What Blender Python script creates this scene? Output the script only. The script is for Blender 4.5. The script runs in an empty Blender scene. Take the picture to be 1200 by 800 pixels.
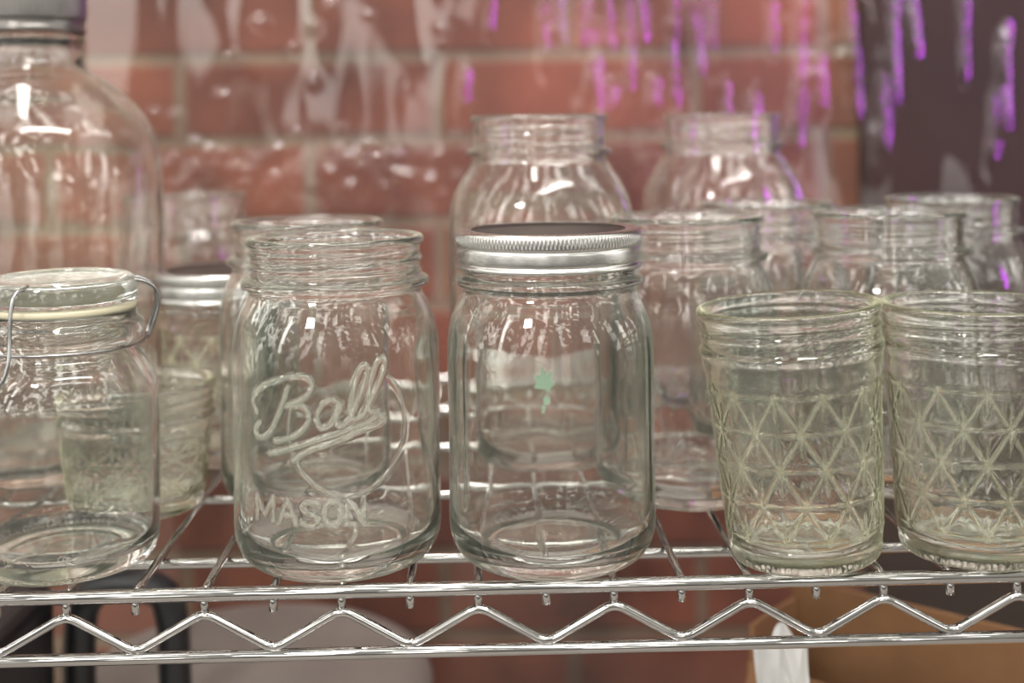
import bpy, math, random
import numpy as np
from mathutils import Vector, Matrix, Quaternion
random.seed(4); rng=np.random.default_rng(7)
MM=0.001
F=1500.0; HOR=145.0; CAMH=170.0; ROLL=0.014
col=bpy.context.scene.collection

def wx(u,v,d):            # lateral position (mm) of a point seen at photo pixel u,v and depth d
    return ((u-600)*math.cos(ROLL)+(HOR-v)*math.sin(ROLL))*d/F
def wz(u,v,d):
    return CAMH+(-(u-600)*math.sin(ROLL)+(HOR-v)*math.cos(ROLL))*d/F

# ------------------------------------------------------------ materials
def newmat(name):
    m=bpy.data.materials.new(name); m.use_nodes=True
    nt=m.node_tree; nt.nodes.clear()
    out=nt.nodes.new('ShaderNodeOutputMaterial')
    return m,nt,out
def N(nt,t,**k):
    n=nt.nodes.new(t)
    for a,b in k.items(): setattr(n,a,b)
    return n
def principled(name,color,rough=.5,metal=0.,noise=0.,nscale=200.,bump=0.,bscale=300.,spec=.5):
    m,nt,out=newmat(name)
    p=N(nt,'ShaderNodeBsdfPrincipled'); nt.links.new(p.outputs[0],out.inputs[0])
    p.inputs['Base Color'].default_value=(*color,1); p.inputs['Roughness'].default_value=rough
    p.inputs['Metallic'].default_value=metal; p.inputs['Specular IOR Level'].default_value=spec
    tc=N(nt,'ShaderNodeTexCoord')
    if noise>0:
        no=N(nt,'ShaderNodeTexNoise'); no.inputs['Scale'].default_value=nscale; no.inputs['Detail'].default_value=4
        nt.links.new(tc.outputs['Object'],no.inputs['Vector'])
        mx=N(nt,'ShaderNodeMix',data_type='RGBA')
        mx.inputs[6].default_value=tuple(c*(1-noise) for c in color)+(1,)
        mx.inputs[7].default_value=tuple(min(1,c*(1+noise)) for c in color)+(1,)
        nt.links.new(no.outputs['Fac'],mx.inputs[0]); nt.links.new(mx.outputs[2],p.inputs['Base Color'])
    if bump>0:
        n2=N(nt,'ShaderNodeTexNoise'); n2.inputs['Scale'].default_value=bscale
        nt.links.new(tc.outputs['Object'],n2.inputs['Vector'])
        b=N(nt,'ShaderNodeBump'); b.inputs['Strength'].default_value=bump; b.inputs['Distance'].default_value=.001
        nt.links.new(n2.outputs['Fac'],b.inputs['Height']); nt.links.new(b.outputs[0],p.inputs['Normal'])
    return m
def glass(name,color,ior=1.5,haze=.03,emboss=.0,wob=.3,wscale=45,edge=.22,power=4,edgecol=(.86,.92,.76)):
    m,nt,out=newmat(name)
    g=N(nt,'ShaderNodeBsdfGlass'); g.inputs['Color'].default_value=(*color,1); g.inputs['IOR'].default_value=ior
    g.inputs['Roughness'].default_value=0.0
    tc=N(nt,'ShaderNodeTexCoord'); no=N(nt,'ShaderNodeTexNoise'); no.inputs['Scale'].default_value=wscale; no.inputs['Detail'].default_value=1
    nt.links.new(tc.outputs['Object'],no.inputs['Vector'])
    b=N(nt,'ShaderNodeBump'); b.inputs['Strength'].default_value=wob; b.inputs['Distance'].default_value=.002
    nt.links.new(no.outputs['Fac'],b.inputs['Height']); nt.links.new(b.outputs[0],g.inputs['Normal'])
    df=N(nt,'ShaderNodeBsdfDiffuse'); df.inputs[0].default_value=(*edgecol,1)  # diffuse adds pale haze, plus an edge glow painted in by view angle
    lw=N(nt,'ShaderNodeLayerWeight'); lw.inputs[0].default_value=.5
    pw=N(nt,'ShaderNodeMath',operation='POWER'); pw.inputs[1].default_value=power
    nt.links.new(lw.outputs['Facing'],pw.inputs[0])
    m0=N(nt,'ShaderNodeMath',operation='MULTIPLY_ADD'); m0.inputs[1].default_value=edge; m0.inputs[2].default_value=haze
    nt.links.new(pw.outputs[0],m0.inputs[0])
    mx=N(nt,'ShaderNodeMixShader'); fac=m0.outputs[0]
    if emboss>0:
        at=N(nt,'ShaderNodeAttribute'); at.attribute_name='emboss'
        ma=N(nt,'ShaderNodeMath',operation='MULTIPLY_ADD'); ma.inputs[1].default_value=emboss
        nt.links.new(at.outputs['Fac'],ma.inputs[0]); nt.links.new(fac,ma.inputs[2]); fac=ma.outputs[0]
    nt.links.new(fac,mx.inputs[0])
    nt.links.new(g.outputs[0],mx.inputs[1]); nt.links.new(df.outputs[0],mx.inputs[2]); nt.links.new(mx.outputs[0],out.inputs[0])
    return m
def thinglass(name,color,haze=.03,base=.05,edge=.85,power=3.0,rough=.02,bump=.3):
    m,nt,out=newmat(name)
    t=N(nt,'ShaderNodeBsdfTransparent'); t.inputs[0].default_value=(*color,1)
    g=N(nt,'ShaderNodeBsdfGlossy'); g.inputs['Roughness'].default_value=rough; g.inputs[0].default_value=(.97,.96,.95,1)
    lw=N(nt,'ShaderNodeLayerWeight'); lw.inputs[0].default_value=.5
    pw=N(nt,'ShaderNodeMath',operation='POWER'); pw.inputs[1].default_value=power
    ma=N(nt,'ShaderNodeMath',operation='MULTIPLY_ADD'); ma.inputs[1].default_value=edge; ma.inputs[2].default_value=base
    nt.links.new(lw.outputs['Facing'],pw.inputs[0]); nt.links.new(pw.outputs[0],ma.inputs[0])
    mx=N(nt,'ShaderNodeMixShader'); nt.links.new(ma.outputs[0],mx.inputs[0])
    nt.links.new(t.outputs[0],mx.inputs[1]); nt.links.new(g.outputs[0],mx.inputs[2])
    df=N(nt,'ShaderNodeBsdfDiffuse'); df.inputs[0].default_value=(.8,.75,.7,1)
    m2=N(nt,'ShaderNodeMixShader'); m2.inputs[0].default_value=haze
    nt.links.new(mx.outputs[0],m2.inputs[1]); nt.links.new(df.outputs[0],m2.inputs[2]); nt.links.new(m2.outputs[0],out.inputs[0])
    return m

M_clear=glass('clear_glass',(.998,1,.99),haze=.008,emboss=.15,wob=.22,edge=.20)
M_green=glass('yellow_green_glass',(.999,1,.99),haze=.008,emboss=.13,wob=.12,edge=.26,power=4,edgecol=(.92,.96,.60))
M_back=glass('clear_glass_rear',(.997,.999,.99),haze=.008,wob=.25,edge=.17)
M_lid=glass('lid_glass',(.998,1,.99),haze=.04,wob=.2,edgecol=(.92,.95,.86))
M_band=principled('brushed_tin',(.60,.59,.57),rough=.27,metal=1,noise=.05,bump=.05)
M_disc=principled('lid_disc_dark_reflection',(.022,.019,.017),rough=.35,metal=.3)  # dark reflection on the lid top put into its base colour
M_chrome=principled('chrome_wire',(.50,.49,.48),rough=.03,metal=1,noise=.1,nscale=120,bump=.08,bscale=90)
M_steel=principled('bail_wire_steel',(.34,.34,.34),rough=.25,metal=1)
M_gasket=principled('rubber_gasket',(.50,.46,.33),rough=.5)
M_graycap=principled('grey_cap',(.17,.16,.15),rough=.3,metal=.8)
M_black=principled('black_plastic',(.012,.012,.014),rough=.35)
M_tub=principled('grey_plastic',(.17,.145,.13),rough=.5,noise=.25,nscale=12)
M_card=principled('cardboard',(.27,.135,.06),rough=.85,noise=.15,nscale=80)
M_paper=principled('white_paper',(.60,.59,.58),rough=.8,noise=.03)
M_mint=principled('mint_reflection',(.50,.74,.54),rough=.6)
M_wood=principled('dark_stained_wood',(.022,.011,.005),rough=.7,noise=.5,nscale=9,spec=.2)
M_board=principled('grey_tile',(.24,.22,.20),rough=.7,noise=.1)

# ------------------------------------------------------------ mesh helpers
def mesh_obj(name,verts,faces,mat,smooth=True,parent=None):
    me=bpy.data.meshes.new(name)
    me.from_pydata([tuple(v) for v in verts],[],faces); me.update()
    me.materials.append(mat)
    if smooth: me.polygons.foreach_set('use_smooth',[True]*len(me.polygons))
    o=bpy.data.objects.new(name,me); col.objects.link(o)
    if parent is not None: o.parent=parent
    return o
def fastmesh(name,V,Q,mat,tris=None,smooth=True,parent=None,attr=None):
    me=bpy.data.meshes.new(name)
    V=np.asarray(V,dtype=np.float32); Q=np.asarray(Q,dtype=np.int32).reshape(-1,4)
    nq=len(Q); T=np.asarray(tris if tris is not None else [],dtype=np.int32).reshape(-1,3); ntr=len(T)
    me.vertices.add(len(V)); me.vertices.foreach_set('co',V.ravel())
    me.loops.add(nq*4+ntr*3); me.polygons.add(nq+ntr)
    me.loops.foreach_set('vertex_index',np.concatenate([Q.ravel(),T.ravel()]))
    ls=np.concatenate([np.arange(nq)*4,nq*4+np.arange(ntr)*3]).astype(np.int32)
    me.polygons.foreach_set('loop_start',ls)
    me.polygons.foreach_set('use_smooth',np.full(nq+ntr,smooth))
    me.update(calc_edges=True)
    if attr is not None:
        a=me.attributes.new('emboss','FLOAT','POINT'); a.data.foreach_set('value',np.asarray(attr,dtype=np.float32))
    me.validate()
    me.materials.append(mat)
    o=bpy.data.objects.new(name,me); col.objects.link(o)
    if parent is not None: o.parent=parent
    return o
def catmull(pts,step,closed=False):
    P=[np.array(p,float) for p in pts]
    out=[]
    n=len(P); rngi=range(n if closed else n-1)
    for i in rngi:
        p1=P[i];p2=P[(i+1)%n]
        p0=P[i-1] if (i>0 or closed) else 2*p1-p2
        p3=P[(i+2)%n] if (i+2<n or closed) else 2*p2-p1
        L=np.linalg.norm(p2-p1)
        def tan(a,b,c):
            t=(c-a); nn=np.linalg.norm(t)
            if nn<1e-9: return t*0
            return t/nn*L
        m1=tan(p0,p1,p2);m2=tan(p1,p2,p3)
        k=max(1,int(math.ceil(L/step)))
        for j in range(k):
            s=j/k
            out.append((2*s**3-3*s**2+1)*p1+(s**3-2*s**2+s)*m1+(-2*s**3+3*s**2)*p2+(s**3-s**2)*m2)
    if not closed: out.append(P[-1])
    return np.array(out)
def lathe(name,outer,inner,mat,step=1.0,istep=2.0,nt=128,thetas=None,disp=None,both=None,parent=None,emb=None):
    po=catmull(outer,step)
    no=len(po)
    if inner is not None:
        pi_=catmull(inner,istep)[1:]; prof=np.vstack([po,pi_])
    else: prof=po
    th=np.linspace(0,2*math.pi,nt,endpoint=False) if thetas is None else thetas
    nt=len(th)
    R=np.repeat(prof[:,0][:,None],nt,1); Z=np.repeat(prof[:,1][:,None],nt,1); T=np.repeat(th[None],len(prof),0)
    E=np.zeros_like(R)
    if both is not None: R=R*both(T,Z)
    if disp is not None: R[:no]+=disp(T[:no],Z[:no],R[:no])
    if emb is not None: E[:no]=emb(T[:no],Z[:no])
    V=np.stack([R*np.sin(T),-R*np.cos(T),Z],-1)*MM
    i0=1 if prof[0,0]<1e-6 else 0
    i1=len(prof)-1 if prof[-1,0]<1e-6 else len(prof)
    body=V[i0:i1].reshape(-1,3); m=i1-i0; at=[E[i0:i1].ravel()]
    I,J=np.meshgrid(np.arange(m-1),np.arange(nt),indexing='ij'); J2=(J+1)%nt
    Q=np.stack([I*nt+J,I*nt+J2,(I+1)*nt+J2,(I+1)*nt+J],-1).reshape(-1,4)
    tr=[];vs=[body]; k=len(body); j=np.arange(nt); j2=(j+1)%nt
    if i0==1:
        vs.append(V[0,0][None]); tr.append(np.stack([np.full(nt,k),j2,j],-1)); k+=1; at.append([0])
    if i1==len(prof)-1:
        vs.append(V[-1,0][None]); b=(m-1)*nt; tr.append(np.stack([np.full(nt,k),b+j,b+j2],-1)); k+=1; at.append([0])
    return fastmesh(name,np.vstack(vs),Q,mat,tris=np.vstack(tr) if tr else None,parent=parent,attr=np.concatenate(at) if emb is not None else None)
def tube(name,pts,r,mat,closed=False,seg=12,parent=None):
    P=[Vector(p)*MM for p in pts]; n=len(P); verts=[];faces=[]
    tang=[]
    for i in range(n):
        a=P[i-1] if (i>0 or closed) else P[i]; b=P[(i+1)%n] if (i<n-1 or closed) else P[i]
        tang.append((b-a).normalized())
    up=Vector((0,0,1)) if abs(tang[0].z)<.9 else Vector((1,0,0))
    nrm=(up-tang[0]*up.dot(tang[0])).normalized()
    for i in range(n):
        if i>0:
            q=tang[i-1].rotation_difference(tang[i]); nrm=q@nrm; nrm=(nrm-tang[i]*nrm.dot(tang[i])).normalized()
        bn=tang[i].cross(nrm)
        for k in range(seg):
            a=2*math.pi*k/seg; verts.append(P[i]+(nrm*math.cos(a)+bn*math.sin(a))*r*MM)
    for i in range(n if closed else n-1):
        for k in range(seg):
            a=i*seg;b=((i+1)%n)*seg;k2=(k+1)%seg
            faces.append((a+k,a+k2,b+k2,b+k))
    if not closed:
        faces.append(tuple(reversed(range(seg)))); faces.append(tuple((n-1)*seg+k for k in range(seg)))
    return mesh_obj(name,verts,faces,mat,parent=parent)
def box(name,x0,x1,y0,y1,z0,z1,mat,parent=None,bevel=0):
    v=[(x*MM,y*MM,z*MM) for z in (z0,z1) for y in (y0,y1) for x in (x0,x1)]
    f=[(0,2,3,1),(4,5,7,6),(0,1,5,4),(2,6,7,3),(0,4,6,2),(1,3,7,5)]
    o=mesh_obj(name,v,f,mat,smooth=False,parent=parent)
    if bevel:
        b=o.modifiers.new('b','BEVEL'); b.width=bevel*MM; b.segments=3
    return o
def empty(name,x=0,y=0,z=0,rz=0,ry=0):
    e=bpy.data.objects.new(name,None); e.empty_display_size=.02; col.objects.link(e)
    e.location=(x*MM,y*MM,z*MM); e.rotation_euler=(0,ry,rz); return e
def meta(o,label,cat,group=None):
    o['label']=label;o['category']=cat
    if group:o['group']=group

# ------------------------------------------------------------ embossing height fields
def strokes_dist(polys):
    segs=[]
    for p in polys:
        for a,b in zip(p[:-1],p[1:]): segs.append((*a,*b))
    def f(s,z):
        best=np.full(s.shape,1e9)
        for ax,ay,bx,by in segs:
            dx,dy=bx-ax,by-ay; L=dx*dx+dy*dy+1e-9
            t=np.clip(((s-ax)*dx+(z-ay)*dy)/L,0,1)
            d=(s-ax-t*dx)**2+(z-ay-t*dy)**2
            best=np.minimum(best,d)
        return np.sqrt(best)
    return f
def plateau(d,w,soft=.35):
    return 1/(1+np.exp((d-w)/(soft*.4)))
RB=41.0
def px2s(u,v,cu=395.,dep=466.,vs=0):
    X=(u-cu)*dep/F
    X=max(-.97*RB,min(.97*RB,X))
    return (RB*math.asin(X/RB), CAMH-(v-HOR)*dep/F)
script=[
 [(340,452),(334,470),(325,492),(316,508),(306,514),(300,506),(306,496)],
 [(302,484),(298,470),(306,455),(326,444),(348,438),(364,441),(368,451),(358,464),(338,473)],
 [(338,473),(356,473),(364,484),(358,500),(342,511),(324,516)],
 [(400,471),(390,465),(379,472),(373,487),(378,498),(389,494),(401,471),(396,488),(401,497),(411,490)],
 [(411,490),(423,464),(433,438),(431,428),(423,434),(416,458),(413,480),(418,491),(428,485)],
 [(428,485),(442,458),(453,432),(451,421),(443,428),(436,452),(433,474),(437,484),(445,483)],
 [(318,531),(345,522),(385,509),(425,498),(452,491),(424,504),(388,517),(362,526),(345,538)],
]
polys=[]
for p in script:
    pts=catmull([(a,b) for a,b in p],6.0)
    polys.append([px2s(u,v) for u,v in pts])
circ=[(408+68*math.cos(a),500+80*math.sin(a)) for a in np.linspace(-.75,3.45,60)]
circ=[px2s(u,v) for u,v in circ]
L={'M':[[(0,0),(0,1),(.5,.25),(1,1),(1,0)]],
   'A':[[(0,0),(.5,1),(1,0)],[(.2,.38),(.8,.38)]],
   'S':[[(1,.85),(.7,1),(.3,1),(0,.78),(.25,.56),(.75,.46),(1,.25),(.7,0),(.3,0),(0,.15)]],
   'O':[[(.5+.5*math.cos(a),.5+.5*math.sin(a)) for a in np.linspace(0,2*math.pi,17)]],
   'N':[[(0,0),(0,1),(1,0),(1,1)]]}
def letters(txt,u0,u1,vb,hh,curve=0):
    out=[];n=len(txt);cw=(u1-u0)/n
    for i,ch in enumerate(txt):
        for st in L[ch]:
            out.append([px2s(u0+cw*(i+.1+.76*a), vb-hh*b+curve*(((i+.5)/n-.5)**2)*-4) for a,b in st])
    return out
mason=letters('MASON',299,430,613,28,3)
d1=strokes_dist(polys); d2=strokes_dist([circ]); d3=strokes_dist(mason)

def threads(T,Z,z0,z1,pitch=5.5,h=1.1,w=.9):
    ph=((Z-z0)/pitch - T/(2*math.pi))
    d=(ph-np.round(ph))*pitch
    win=1/(1+np.exp(-(Z-z0-1)*2))*1/(1+np.exp((Z-z1+1)*2))
    return h*np.exp(-(d/w)**2)*win
def wsq(T,Z,a,z0,z1):
    win=1/(1+np.exp(-(Z-z0)*.35))*1/(1+np.exp((Z-z1)*.25))
    return 1-a*np.cos(4*T)*win*.6

pint_o=[(0,4),(22,3),(26,1.2),(29,0),(32,.5),(36.5,3.6),(39.6,9),(40.9,16),(41,24),(40.8,50),(41,78),(40.6,86),(39.2,93),(36.6,99.5),(34.6,103.5),(33.8,106),(34.6,106.8),(36.6,107.6),(37,109),(36.4,110.3),(34,110.9),(33.4,112),(33.4,116),(33.4,121),(33.6,123),(34.7,123.8),(35,125.4),(34.4,126.7),(33,127)]
pint_i=[(33,127),(31.4,126.4),(30.8,124.5),(30.6,112),(31,106),(33.4,101),(36,95.5),(37.6,89),(38,82),(38,22),(37,14),(33.5,9),(28,7),(15,7.6),(0,8.4)]
dense=np.concatenate([np.linspace(-1.6,1.6,420,endpoint=False),np.linspace(1.6,2*math.pi-1.6,110,endpoint=False)])
def emb_field(T,Z,which):
    tt=np.where(T>math.pi,T-2*math.pi,T); s=RB*tt
    m=(Z>18)&(Z<95)&(np.abs(tt)<1.55)
    out=np.zeros_like(T)
    sm=s[m];zm=Z[m]
    a=plateau(d1(sm,zm),.85,.4); b=plateau(d2(sm,zm),.5,.4); c=plateau(d3(sm,zm),.72,.4)
    if which=='h': out[m]=np.maximum(np.maximum(.24*a,.18*b),.2*c)
    else: out[m]=np.maximum(np.maximum(a,.7*b),.9*c)
    return out
def ball_disp(T,Z,R):
    return threads(T,Z,111,123)+emb_field(T,Z,'h')
def plain_disp(T,Z,R):
    d=threads(T,Z,111,123)
    d+=.18*np.cos(T*60)*np.exp(-((Z-1.5)/1.5)**2)
    for c in (1.05,-1.05,2.1,-2.1):
        dt=(T-c+math.pi)%(2*math.pi)-math.pi
        d+=.45*np.exp(-(dt/.03)**2)*((Z>25)&(Z<88))
    return d
sq=lambda T,Z:wsq(T,Z,.022,14,92)

fd=507.
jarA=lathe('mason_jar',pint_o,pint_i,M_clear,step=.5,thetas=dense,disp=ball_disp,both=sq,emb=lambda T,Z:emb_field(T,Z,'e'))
jarA.location=(wx(395,450,fd)*MM,fd*MM,0); jarA.rotation_euler=(0,0,.12)
meta(jarA,'open clear glass mason jar embossed with script lettering','jar')
e=empty('mason_jar',wx(645,450,505),505,0,rz=.1)
meta(e,'clear glass mason jar closed with a silver screw band lid','jar')
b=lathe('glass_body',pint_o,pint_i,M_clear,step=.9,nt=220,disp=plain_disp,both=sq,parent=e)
def make_band(parent,dz=0,nt=1200,r=36.6):
    k=r/36.6; ks=.86
    prof=[(30.5,128.6),(34.6,128.9),(35.9,128.4),(36.5,127.2),(36.5,122.4),(36.2,121.4),(36.5,120.4),(36.6,117.5),(36.5,115.2),(36.3,114.4),(36.8,113.6),(37.0,112.6),(36.7,111.7),(36.0,111.8)]
    prof=[(a*k,128.6+(c-128.6)*ks+dz) for a,c in prof][::-1]
    f=(lambda T,Z,R: .18*np.cos(T*150)*np.exp(-((Z-dz-125.4)/1.6)**2)*(R>35*k))
    bo=lathe('screw_band',prof,None,M_band,step=.5,nt=nt,disp=f,parent=parent)
    bo['label']='silver metal screw band with knurled edge'
    di=lathe('lid_disc',[(31.5*k,128.0+dz),(30*k,128.3+dz),(28.5*k,127.7+dz),(26*k,127.6+dz),(0,127.7+dz)],None,M_disc,step=1,nt=96,parent=parent)
    di['label']='flat dark metal lid disc'
make_band(e)
lv=[];lf=[]
def frag(shape,cxx,czz,s=1.0):
    b0=len(lv)
    for x,z in shape: lv.append(((x*s+cxx)*MM,36.8*MM,(z*s+czz)*MM))
    lv.append((cxx*MM,36.8*MM,czz*MM)); c=len(lv)-1
    n=len(shape)
    for i in range(n): lf.append((c,b0+i,b0+(i+1)%n))
frag([(.5,-2.0),(2.4,-3.2),(2.6,-1.4),(4.6,-.4),(3.0,1.4),(3.4,3.8),(1.2,3.0),(-.8,5),(-1.9,2.8),(-4.2,3.2),(-3.0,.6),(-4.0,-1.4),(-1.2,-1.8)],2,60,1.15)
frag([(-1,-1.4),(.8,-1.2),(1.3,.4),(.3,1.5),(-1.2,.8)],3.2,53.4,1.2)
frag([(-.6,-1.6),(.5,-1.4),(.9,.6),(.1,1.6),(-.7,.9)],1.6,50.0,1.1)
st=mesh_obj('green_reflection',lv,lf,M_mint,smooth=False,parent=e); st['label']='small mint green reflection modelled as flat leaf-shaped patches'  # green reflection in the glass painted as flat patches inside the jar

proto=lathe('mason_jar',pint_o,pint_i,M_back,step=1.3,nt=128,disp=plain_disp,both=sq)
back_pints=[(362,400,592,.3,'open clear glass mason jar behind an embossed jar'),
            (806,400,588,.8,'open clear glass mason jar beside the silver lidded jar'),
            (1042,300,602,.2,'open clear glass mason jar behind small quilted jars'),
            (897,245,676,.5,'open clear glass mason jar tucked among other jars'),
            (1115,240,695,1.1,'open clear glass mason jar at the rear of the shelf'),
            (225,240,850,.4,'open clear glass mason jar against the back of the shelf')]
for i,(u,v,d,rz,lb) in enumerate(back_pints):
    o=proto if i==0 else proto.copy()
    if i: col.objects.link(o)
    o.location=(wx(u,v,d)*MM,d*MM,0); o.rotation_euler=(0,0,rz)
    meta(o,lb,'jar','open mason jars on the wire shelf')
q_o=[(0,4),(25,3),(30,1),(34,0),(38,.6),(43,4.5),(46.3,11),(47.4,20),(47.5,60),(47.5,112),(46.8,124),(44.5,133),(40.5,141),(36.6,147),(34.4,150.5),(33.9,153),(34.8,153.7),(36.8,154.5),(37.2,156),(36.4,157.3),(34,158),(33.5,159),(33.5,169),(33.7,170),(34.9,171),(35.2,172.6),(34.5,174),(33,174.3)]
q_i=[(33,174.3),(31.4,173.5),(30.8,171.5),(30.7,158),(31,153),(33.6,148),(37.4,142),(41.4,134),(43.6,125),(44.4,112),(44.4,24),(43,14),(38,8.5),(30,7.5),(0,8)]
def q_disp(T,Z,R):
    d=threads(T,Z,158.5,170)
    for c in np.linspace(0,2*math.pi,8,endpoint=False):
        dt=(T-c+math.pi)%(2*math.pi)-math.pi
        d+=.5*np.exp(-(dt/.04)**2)*((Z>25)&(Z<120))
    return d
qj=lathe('mason_jar',q_o,q_i,M_back,step=1.5,nt=144,disp=q_disp,both=lambda T,Z:wsq(T,Z,.03,16,130))
for i,(u,d,rz,lb) in enumerate([(632,652,.2,'tall open quart glass jar behind the lidded jar'),(846,768,.5,'tall open quart glass jar near the brick wall')]):
    o=qj if i==0 else qj.copy()
    if i: col.objects.link(o)
    o.location=(wx(u,160,d)*MM,d*MM,0); o.rotation_euler=(0,0,rz)
    meta(o,lb,'jar','tall quart jars')

# quilted jelly jars
j_o=[(0,3.5),(19,2.6),(23,1),(25.5,0),(27.6,.7),(28.8,3),(29.3,7),(29.8,10),(31.6,40),(33.3,68),(33.9,71),(34.4,74),(34.6,77),(35.2,78),(35.5,79.2),(34.9,80.4),(34.3,81.2),(34.2,84),(34.3,90),(35.1,91.2),(35.6,93),(35.1,94.6),(33.6,95.2)]
j_i=[(33.6,95.2),(32.4,94.4),(31.9,92),(31.8,84),(31.6,76),(30.9,68),(29.2,40),(27.4,12),(25.5,8),(20,6.2),(0,6.4)]
def quilt(T,Z,z0=13,z1=66,n=12,hz=26.5,emb=False,R0=31.5):
    a=T*n/(2*math.pi); c=(Z-z0)/hz
    sx=2*math.pi*R0/n
    p=a+c; q=a-c
    per=1/math.sqrt(1/sx**2+1/hz**2)
    fp=np.abs(p-np.round(p)); fq=np.abs(q-np.round(q))
    dd=np.minimum(fp,fq)*per
    pa=np.round(p); qa=np.round(q)
    a0=(pa+qa)/2; c0=(pa-qa)/2
    dx=(a-a0)*sx; dz=(c-c0)*hz
    dc=np.hypot(dx,dz)
    ray=np.minimum(np.abs(dx),np.abs(dz))
    star=np.exp(-(ray/.6)**2)*np.clip(1-dc/10,0,1)**.7
    diag=np.exp(-(dd/.6)**2)
    win=1/(1+np.exp(-(Z-z0+1)*2.2))*1/(1+np.exp((Z-z1-1)*2.2))
    front=.25+.75*(np.cos(T)>-.1) if emb else .5+.5*(np.cos(T)>-.1)
    if emb: return np.maximum(diag*.9,star)*win*front
    return (.32*diag+.42*star)*win*front
def j_disp(T,Z,R):
    return threads(T,Z,81.5,91,pitch=5,h=.7)+quilt(T,Z)+.15*np.cos(T*70)*np.exp(-((Z-2)/1.5)**2)
tilt=math.radians(3.6)
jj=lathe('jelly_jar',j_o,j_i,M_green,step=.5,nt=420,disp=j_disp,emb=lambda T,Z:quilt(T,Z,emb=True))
jd=[(944,600,498,-tilt,.1,'small quilted glass jelly jar leaning slightly, faint green tint'),(1141,500,505,0,-.2,'small quilted glass jelly jar standing upright, faint green tint')]
for i,(u,v,d,ry,rz,lb) in enumerate(jd):
    o=jj if i==0 else jj.copy()
    if i: col.objects.link(o)
    o.rotation_mode='XYZ'; o.scale=(1,1,1.025)
    o.rotation_euler=(0,ry,rz)
    o.location=(wx(u,v,d)*MM,d*MM,25.5*math.sin(abs(ry))*MM)
    meta(o,lb,'jar','quilted jelly jars')
s_o=[(0,3.5),(19,2.6),(25.5,0),(28,.8),(29.4,4),(30.3,10),(33,34),(33.8,38),(34.6,40),(35.4,41.4),(34.6,43),(34,44),(34,52),(35.2,53.4),(35.6,55),(34.8,56.6),(33.4,57)]
s_i=[(33.4,57),(32,56),(31.6,52),(31.4,42),(30.4,34),(28,12),(25.5,7.5),(18,6),(0,6.2)]
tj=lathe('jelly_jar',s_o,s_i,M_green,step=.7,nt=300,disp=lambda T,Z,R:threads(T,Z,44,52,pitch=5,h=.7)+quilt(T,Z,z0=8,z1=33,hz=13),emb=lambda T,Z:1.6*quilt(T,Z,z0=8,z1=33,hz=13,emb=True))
tj.location=(wx(160,520,578)*MM,578*MM,0)
meta(tj,'very small open quilted glass jar behind the swing top jar','jar')
e=empty('jelly_jar',wx(266,400,664),664,0)
meta(e,'small quilted glass jar with a silver screw lid','jar')
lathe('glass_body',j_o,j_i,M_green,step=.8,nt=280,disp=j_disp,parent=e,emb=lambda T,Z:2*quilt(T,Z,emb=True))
make_band(e,dz=-31.5,nt=700)

# ------------------------------------------------------------ swing top jar
cx=wx(75,500,507)
e=empty('swing_top_jar',cx,507,0,rz=math.radians(20))
meta(e,'clear glass swing top jar with wire bail and rubber seal','jar')
c_o=[(0,4),(20,3),(26,.8),(29,0),(31.5,.4),(34,2.4),(35.6,6),(36.3,12),(36.6,30),(36.7,62),(36,70),(34,76),(31,80.5),(29.3,83),(28.9,85.5),(30.2,86.8),(31.2,88.6),(31.4,91.5),(30.8,94),(29.2,95.4),(28.4,97),(28.4,98.5),(27,99)]
c_i=[(27,99),(25.4,98.5),(25,96),(25,84),(27,79),(30.5,74),(33.2,67),(33.6,60),(33.6,14),(31.5,8.5),(26,6.6),(0,7)]
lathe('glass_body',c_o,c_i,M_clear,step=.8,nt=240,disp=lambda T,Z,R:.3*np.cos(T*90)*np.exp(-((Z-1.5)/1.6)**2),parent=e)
g=lathe('rubber_gasket',[(24.5,99.1),(28.0,99.1),(28.5,99.6),(28.5,101.0),(28.0,101.6),(24.5,101.8)],None,M_gasket,step=.5,nt=96,parent=e); g['label']='cream rubber sealing ring'
lathe('glass_lid',[(0,97),(20,97),(23.6,97.6),(24,100),(24.2,102.0),(26.5,102.0),(28.6,102.4),(29.2,104.5),(28.9,108),(28.0,110.6),(26.4,112.2),(24,112.9),(22,112.6),(20.5,111.8),(12,111.6),(0,111.6)],None,M_lid,step=.8,nt=128,parent=e)
ring=[(31.2*math.cos(a),31.2*math.sin(a),86.0) for a in np.linspace(0,2*math.pi,64,endpoint=False)]
w=tube('neck_wire',ring,.5,M_steel,closed=True,seg=10,parent=e)
hinge=catmull([(24,6,110.5),(30,6,109.5),(34.5,6,107),(36.4,6,103.5),(36,6,98),(34,6,91.5),(32.6,5,87.5),(32.6,0,86.2),(32.6,-5,87.5),(34,-6,91.5),(36,-6,98),(36.4,-6,103.5),(34.5,-6,107),(30,-6,109.5),(24,-6,110.5)],1.2)
tube('hinge_wire',hinge,.7,M_steel,seg=10,parent=e)
lat=catmull([(-24,-9,111),(-30.5,-9.5,109),(-33,-10,102),(-34,-10.5,92),(-36,-11.5,83),(-38,-9,76),(-38.5,0,73.5),(-38,8,76),(-36,10.5,83),(-34,10.5,92),(-33,10,102),(-30.5,9.5,109),(-24,9,111)],1.2)
lt=tube('latch_wire',lat,.75,M_steel,seg=10,parent=e); lt.rotation_euler=(0,0,math.radians(41))

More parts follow.
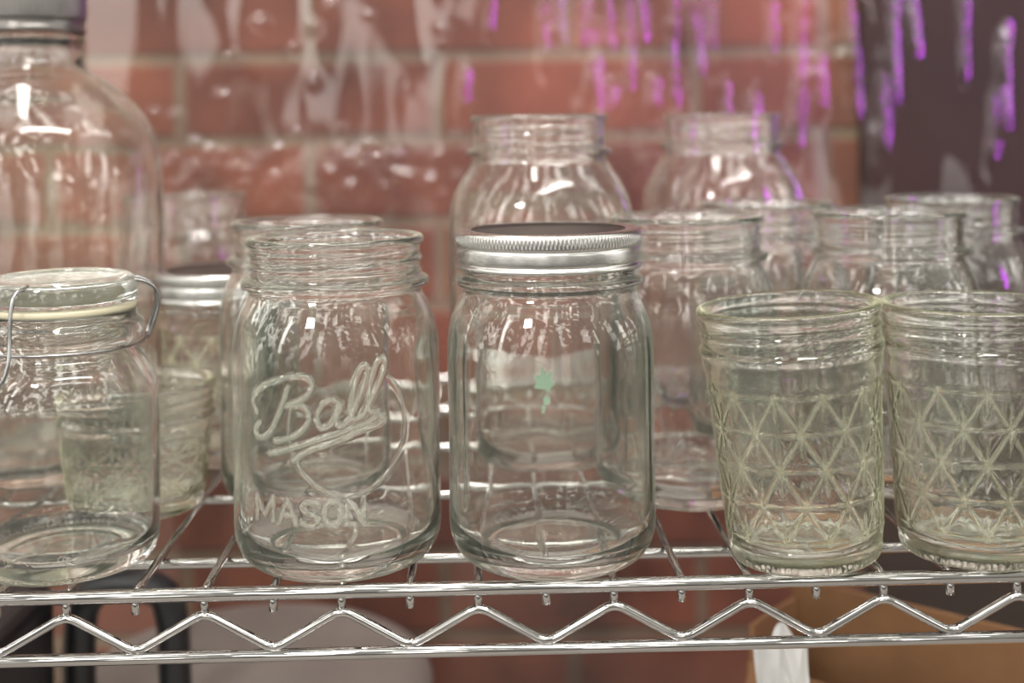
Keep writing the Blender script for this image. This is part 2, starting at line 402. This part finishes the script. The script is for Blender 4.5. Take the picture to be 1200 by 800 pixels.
# ------------------------------------------------------------ big jug
jx=wx(38,250,662)
e=empty('glass_jug',jx,662,0)
meta(e,'large clear glass jug with grey metal cap','jug')
k_o=[(0,6),(45,4),(55,0),(60,1.5),(64.5,8),(66,20),(66,60),(66,140),(65.2,152),(62,166),(56,178),(48,187),(38,195),(30,200),(27,204),(26,209),(26.2,214),(27.5,215.2),(27.6,217),(26,218.5),(24.5,219),(24.5,232),(23,234)]
k_i=[(23,234),(21.5,232),(21.5,210),(23,204),(27,198.5),(36,192),(46,184.5),(53.5,176),(59,165),(62,152),(62.8,140),(62.8,22),(60,12),(52,8),(0,10)]
lathe('glass_body',k_o,k_i,M_back,step=2,nt=160,parent=e,both=lambda T,Z:wsq(T,Z,.03,16,150))
cp=lathe('screw_cap',[(26.6,219.5),(27.6,220),(27.8,222),(27.2,223),(27.2,226),(27.8,227),(27.8,240),(27,242.5),(25,243.2),(0,243.2)],None,M_graycap,step=.8,nt=320,disp=lambda T,Z,R:.25*np.cos(T*72)*((Z>228)&(Z<240)),parent=e)
cp['label']='grey ribbed metal screw cap'

# ------------------------------------------------------------ wire shelf
YAW=math.radians(1.5)
fr=477.
sh=empty('wire_shelf',0,fr,0,rz=YAW)
meta(sh,'chrome wire shelf with zigzag truss front edge','shelf')
X0,X1=-520,520; DEP=395
x_off=-15.0
for yy,rr,zz,nm in [(0,2.6,-2.6,'front_rail'),(0,2.3,-25.6,'lower_rail'),(DEP,2.6,-2.6,'back_rail'),(DEP,2.3,-25.6,'lower_rail')]:
    tube(nm,[(X0,yy,zz),(X1,yy,zz)],rr,M_chrome,seg=20,parent=sh)
def zig(y):
    k=int((X0-x_off)//50.8)+1
    zp,zv=-9.5,-23.8
    raw=[];xx=x_off+k*50.8
    while xx<X1-26:
        raw+= [(xx,zp),(xx+25.4,zv)]; xx+=50.8
    pts=[]
    for i,(x,z) in enumerate(raw):
        if i in (0,len(raw)-1): pts.append((x,y,z)); continue
        a=Vector((raw[i-1][0]-x,raw[i-1][1]-z)).normalized()*4.5; b=Vector((raw[i+1][0]-x,raw[i+1][1]-z)).normalized()*4.5
        c=Vector((x,z))
        for t in np.linspace(0,1,6):
            q=(c+a)*(1-t)**2+c*2*t*(1-t)+(c+b)*t*t
            pts.append((q.x,y,q.y))
    return pts
tube('zigzag_truss',zig(.8),1.75,M_chrome,seg=14,parent=sh)
tube('zigzag_truss',zig(DEP),1.75,M_chrome,seg=10,parent=sh)
base_w=None
k=int((X0-x_off)//25.4)+1
xx=x_off+k*25.4
while xx<X1:
    pts=[(xx,1.2,-9.5),(xx,1.2,-6.0),(xx,2.0,-3.2),(xx,4.5,-1.7),(xx,9,-1.6),(xx,DEP-2,-1.6)]
    if base_w is None:
        base_w=tube('surface_wire',[(p[0]-xx,p[1],p[2]) for p in pts],1.6,M_chrome,seg=12,parent=sh); o=base_w
    else:
        o=base_w.copy(); o.parent=sh; col.objects.link(o)
    o.location=(xx*MM,0,0)
    xx+=25.4
for yy in (42,130,220,310):
    tube('support_rod',[(X0,yy,-5.2),(X1,yy,-5.2)],2.1,M_chrome,seg=14,parent=sh)

# ------------------------------------------------------------ setting
WD=1060.
m,nt,out=newmat('brick_wall')
p=N(nt,'ShaderNodeBsdfPrincipled'); p.inputs['Roughness'].default_value=.85
tc=N(nt,'ShaderNodeTexCoord'); sx=N(nt,'ShaderNodeSeparateXYZ'); cb=N(nt,'ShaderNodeCombineXYZ')
nt.links.new(tc.outputs['Object'],sx.inputs[0])
ax=N(nt,'ShaderNodeMath',operation='ADD'); ax.inputs[1].default_value=10*.2132+.168; az=N(nt,'ShaderNodeMath',operation='ADD'); az.inputs[1].default_value=20*.0686-.1585
nt.links.new(sx.outputs[0],ax.inputs[0]); nt.links.new(sx.outputs[2],az.inputs[0])
nt.links.new(ax.outputs[0],cb.inputs[0]); nt.links.new(az.outputs[0],cb.inputs[1])
br=N(nt,'ShaderNodeTexBrick'); br.offset=.5
br.inputs['Scale'].default_value=1; br.inputs['Brick Width'].default_value=.2132; br.inputs['Row Height'].default_value=.0686
br.inputs['Mortar Size'].default_value=.008; br.inputs['Mortar Smooth'].default_value=.7; br.inputs['Bias'].default_value=-.2
br.inputs['Color1'].default_value=(.170,.058,.031,1); br.inputs['Color2'].default_value=(.092,.031,.019,1); br.inputs['Mortar'].default_value=(.155,.110,.070,1)
nt.links.new(cb.outputs[0],br.inputs['Vector'])
no=N(nt,'ShaderNodeTexNoise'); no.inputs['Scale'].default_value=9; no.inputs['Detail'].default_value=7; nt.links.new(tc.outputs['Object'],no.inputs['Vector'])
mr=N(nt,'ShaderNodeMapRange'); mr.inputs[1].default_value=.3; mr.inputs[2].default_value=.7; mr.inputs[3].default_value=.4; mr.inputs[4].default_value=1.45; nt.links.new(no.outputs['Fac'],mr.inputs[0])
mu=N(nt,'ShaderNodeMix',data_type='RGBA',blend_type='MULTIPLY'); mu.inputs[0].default_value=1
nt.links.new(br.outputs['Color'],mu.inputs[6]); nt.links.new(mr.outputs[0],mu.inputs[7]); nt.links.new(mu.outputs[2],p.inputs['Base Color'])
bp=N(nt,'ShaderNodeBump',invert=True); bp.inputs['Distance'].default_value=.004; bp.inputs['Strength'].default_value=.5
nt.links.new(br.outputs['Fac'],bp.inputs['Height']); nt.links.new(bp.outputs[0],p.inputs['Normal'])
nt.links.new(p.outputs[0],out.inputs[0])
wall=box('wall_back',-1400,1400,WD,WD+100,-362,1500,m); wall['kind']='structure'
tr=box('trim_1',wx(1012,100,1040),1100,1040,1058,-360,1400,M_wood); tr['kind']='structure'
fl=box('floor',-1400,1400,-300,WD,-400,-362,M_board); fl['kind']='structure'

# ------------------------------------------------------------ clear plastic sheet with folds
FD=1000.
xs=np.arange(-500,500.1,.85)
zs=np.concatenate([np.arange(-300,95,6),np.arange(95,300,1.3),np.arange(300,460,5)])
X,Z=np.meshgrid(xs,zs)
Y=np.zeros_like(X)
for _ in range(30):
    a=rng.normal(0,.07); kx=rng.uniform(.015,.10); kz=kx*a
    Y+=rng.uniform(.3,1.0)*.035/kx*np.sin(kx*X+kz*Z+rng.uniform(0,6.3))*.2
for _ in range(6):
    kx=rng.uniform(.012,.04); kz=kx*rng.normal(0,.2)
    Y+=rng.uniform(.01,.03)/kx*np.sqrt(.01+np.sin(kx*X+kz*Z+rng.uniform(0,6.3)+1.2*np.sin(.006*Z+rng.uniform(0,6)))**2)
streaks=[(637,10,80),(683,0,60),(692,30,120),(700,60,150),(712,0,60),(717,95,130),(737,0,110),(752,0,50),(765,90,130),(790,0,125),(832,10,60),(851,95,190),(884,110,160),(937,0,180),(932,100,160),(996,0,100),(1000,40,140),(1047,0,120),(1035,90,180),(1026,150,205),(1070,0,60),(1132,0,90),(1176,50,150),(1165,110,190),(1180,30,90),(655,0,50),(905,0,60),(545,80,130),(575,0,40),(960,60,130),(815,0,90)]
for (u,v0,v1) in streaks:
    v0=v0-25 if v0<20 else v0
    x0=wx(u,(v0+v1)/2,FD); za=wz(u,v1,FD); zb=wz(u,v0,FD)
    wv=rng.uniform(2.6,4.4); am=wv*rng.uniform(.8,1.05)
    xc=x0+rng.normal(0,.05)*(Z-(za+zb)/2)+.8*np.sin(Z*.07+rng.uniform(0,6))
    win=1/(1+np.exp(-(Z-za)*.35))*1/(1+np.exp((Z-zb)*.35))
    Y-=am*np.exp(-((X-xc)/wv)**2)*win
for i in range(150):
    if i<85: u=rng.uniform(175,550); v=rng.normal(200,15)
    elif i<115: u=rng.uniform(560,730); v=rng.normal(205,25)
    else: u=rng.uniform(150,1000); v=rng.uniform(0,240)
    x0=wx(u,v,FD); z0=wz(u,v,FD); wv=rng.uniform(3.0,5.5); ar=rng.uniform(.7,1.4)
    Y-=wv*.36*np.exp(-((X-x0)/(wv*ar))**2-((Z-z0)/wv)**2)
V=np.stack([X,Y+FD,Z],-1).reshape(-1,3)*MM
ny,nx=X.shape
I,J=np.meshgrid(np.arange(ny-1),np.arange(nx-1),indexing='ij')
Q=np.stack([I*nx+J,I*nx+J+1,(I+1)*nx+J+1,(I+1)*nx+J],-1).reshape(-1,4)
M_film=thinglass('clear_plastic_film',(.95,.94,.93),haze=.003,base=.045,edge=.8,power=2.5,rough=.015,bump=0)
film=fastmesh('plastic_sheet',V,Q,M_film)
meta(film,'wrinkled clear plastic sheet hanging before the brick wall','plastic sheet')

# ------------------------------------------------------------ things under the shelf
tb=empty('storage_tub',wx(300,770,800),800,-362)
meta(tb,'round grey plastic storage tub with black carry handle','tub')
lathe('tub_body',[(0,0),(85,0),(92,4),(98,60),(106,180)],[(106,180),(103,180),(95,60),(85,5),(0,5)],M_tub,step=6,nt=96,parent=tb)
lathe('tub_lid',[(105,178),(109,179),(110,185),(106,193),(96,199),(80,203),(40,208),(0,209)],None,M_tub,step=3,nt=96,parent=tb)
hb=catmull([(-78,-78,130),(-80,-86,195),(-78,-90,262),(-68,-92,278),(-45,-92,280),(-30,-92,272),(-27,-88,225),(-26,-84,130)],4)
h=tube('carry_handle',hb,9,M_black,seg=16,parent=tb); h['label']='black plastic carry handle'
bk=box('toolbox',-345,-252,610,700,-362,-75,M_black,bevel=8); meta(bk,'black plastic case with rounded corners','case')

bx=empty('cardboard_box',wx(932,705,723),723,-362,rz=-math.atan2(75,92))
meta(bx,'open brown cardboard box with raised flaps','box')
W,Dp,Hh=190,56,274
def slab(name,quad,th,mat,parent):
    q=[Vector(p)*MM for p in quad]; n=(q[1]-q[0]).cross(q[2]-q[0]).normalized()*th*MM
    v=q+[a+n for a in q]
    return mesh_obj(name,v,[(0,1,2,3),(7,6,5,4),(0,4,5,1),(1,5,6,2),(2,6,7,3),(3,7,4,0)],mat,smooth=False,parent=parent)
vv=[];ff=[]
def addb(x0,x1,y0,y1,z0,z1):
    b=len(vv); vv.extend([(x*MM,y*MM,z*MM) for z in (z0,z1) for y in (y0,y1) for x in (x0,x1)])
    ff.extend([tuple(b+i for i in f) for f in [(0,2,3,1),(4,5,7,6),(0,1,5,4),(2,6,7,3),(0,4,6,2),(1,3,7,5)]])
addb(0,W,-Dp,0,0,3);addb(0,W,-3,0,3,Hh);addb(0,W,-Dp,-Dp+3,3,Hh-30);addb(0,3,-Dp+3,-3,3,Hh-10);addb(W-3,W,-Dp+3,-3,3,Hh)
mesh_obj('box_body',vv,ff,M_card,smooth=False,parent=bx)
slab('box_flap',[(2,-Dp,Hh-30),(W-2,-Dp,Hh-30),(W-2,-Dp-22,Hh-62),(2,-Dp-22,Hh-62)],2.5,M_card,bx)
# crumpled sheet of white paper
pd=578.
us=np.linspace(0,1,30); vs_=np.linspace(0,1,110)
U,Vv=np.meshgrid(us,vs_)
px0=wx(874,740,pd); px1=wx(956,740,pd)
PX=px0+(px1-px0)*U*(1-.12*Vv**3)+2.5*np.sin(Vv*9+U*2)+3*Vv
top=-60-14*np.abs(U-.6)-3*np.sin(U*9)
PZ=-362+(top+362)*Vv
PY=pd+2.2*np.abs(np.sin(U*5+Vv*14))+2.0*np.abs(np.sin(U*8-Vv*21+1))+1.5*np.sin(U*13+Vv*33)
PV=np.stack([PX,PY,PZ],-1).reshape(-1,3)*MM
I,J=np.meshgrid(np.arange(109),np.arange(29),indexing='ij')
PQ=np.stack([I*30+J,I*30+J+1,(I+1)*30+J+1,(I+1)*30+J],-1).reshape(-1,4)
pp=fastmesh('paper_sheet',PV,PQ,M_paper,smooth=False)
meta(pp,'crumpled white paper sheet standing beside the cardboard box','paper')

# ------------------------------------------------------------ lights
def area(name,loc,target,sx_,sy_,power,color,spread=math.pi):
    l=bpy.data.lights.new(name,'AREA'); l.shape='RECTANGLE'; l.size=sx_; l.size_y=sy_; l.energy=power; l.color=color; l.spread=spread
    o=bpy.data.objects.new(name,l); col.objects.link(o); o.location=loc
    o.rotation_euler=(Vector(target)-Vector(loc)).to_track_quat('-Z','Y').to_euler(); return o
area('overhead_light',(-.3,.5,1.5),(0,.6,0),1.2,.12,17,(1,.96,.90))
area('overhead_light',(.5,-.3,1.5),(0,.7,0.05),1.2,.10,20,(1,.96,.91))
area('overhead_light',(-.7,-.8,1.1),(0,.8,0.1),.24,.14,16,(1,.97,.94))  # small lamp added out of view to put glints on the sheet
area('side_fill_light',(-1.5,-.6,.8),(0,.7,.1),.14,1.1,5,(1,.97,.94))  # unseen strip lamp added for white streaks on the plastic
area('purple_light',(1.15,.25,.30),(.32,1,.26),.13,.5,1.0,(.70,.07,1),spread=math.radians(46))
w=bpy.data.worlds.new('World'); bpy.context.scene.world=w; w.use_nodes=True
nt=w.node_tree; nt.nodes.clear()
o=N(nt,'ShaderNodeOutputWorld'); bg=N(nt,'ShaderNodeBackground'); nt.links.new(bg.outputs[0],o.inputs[0])
tc=N(nt,'ShaderNodeTexCoord'); s=N(nt,'ShaderNodeSeparateXYZ'); nt.links.new(tc.outputs['Generated'],s.inputs[0])
r=N(nt,'ShaderNodeValToRGB'); mr=N(nt,'ShaderNodeMapRange'); mr.inputs[1].default_value=-1; mr.inputs[2].default_value=1
nt.links.new(s.outputs[2],mr.inputs[0]); nt.links.new(mr.outputs[0],r.inputs[0])
r.color_ramp.elements[0].position=.35; r.color_ramp.elements[0].color=(.11,.10,.085,1)
r.color_ramp.elements[1].position=.60; r.color_ramp.elements[1].color=(.52,.51,.46,1)
mp=N(nt,'ShaderNodeMapping'); mp.inputs['Scale'].default_value=(1,1,.6); nt.links.new(tc.outputs['Generated'],mp.inputs[0])
no=N(nt,'ShaderNodeTexNoise'); no.inputs['Scale'].default_value=8.5; no.inputs['Detail'].default_value=2; nt.links.new(mp.outputs[0],no.inputs['Vector'])
m2=N(nt,'ShaderNodeMapRange',interpolation_type='SMOOTHSTEP'); m2.inputs[1].default_value=.57; m2.inputs[2].default_value=.61; m2.inputs[3].default_value=0; m2.inputs[4].default_value=6  # bright noise patches added to the surroundings for sparkle on glass and film
nt.links.new(no.outputs['Fac'],m2.inputs[0])
m3=N(nt,'ShaderNodeMapRange',interpolation_type='SMOOTHSTEP'); m3.inputs[1].default_value=-.2; m3.inputs[2].default_value=.2
nt.links.new(s.outputs[2],m3.inputs[0])
mm=N(nt,'ShaderNodeMath',operation='MULTIPLY'); nt.links.new(m2.outputs[0],mm.inputs[0]); nt.links.new(m3.outputs[0],mm.inputs[1])
vm=N(nt,'ShaderNodeVectorMath',operation='SCALE'); vm.inputs[0].default_value=(1,.98,.93); nt.links.new(mm.outputs[0],vm.inputs['Scale'])
va=N(nt,'ShaderNodeVectorMath',operation='ADD'); nt.links.new(vm.outputs[0],va.inputs[0]); nt.links.new(r.outputs[0],va.inputs[1])
nt.links.new(va.outputs[0],bg.inputs[0])
bg.inputs[1].default_value=1.0

# ------------------------------------------------------------ camera
cam=bpy.data.cameras.new('camera'); co=bpy.data.objects.new('camera',cam); col.objects.link(co)
cam.sensor_width=36; cam.lens=36*F/1200; cam.shift_y=-(400-HOR)/1200; cam.clip_start=.01
co.location=(0,0,CAMH*MM)
co.rotation_euler=(Matrix.Rotation(math.pi/2,3,'X')@Matrix.Rotation(-ROLL,3,'Z')).to_euler()
cam.dof.use_dof=True; cam.dof.focus_distance=.475; cam.dof.aperture_fstop=5.6
bpy.context.scene.camera=co
bpy.context.scene.view_settings.view_transform='Standard'
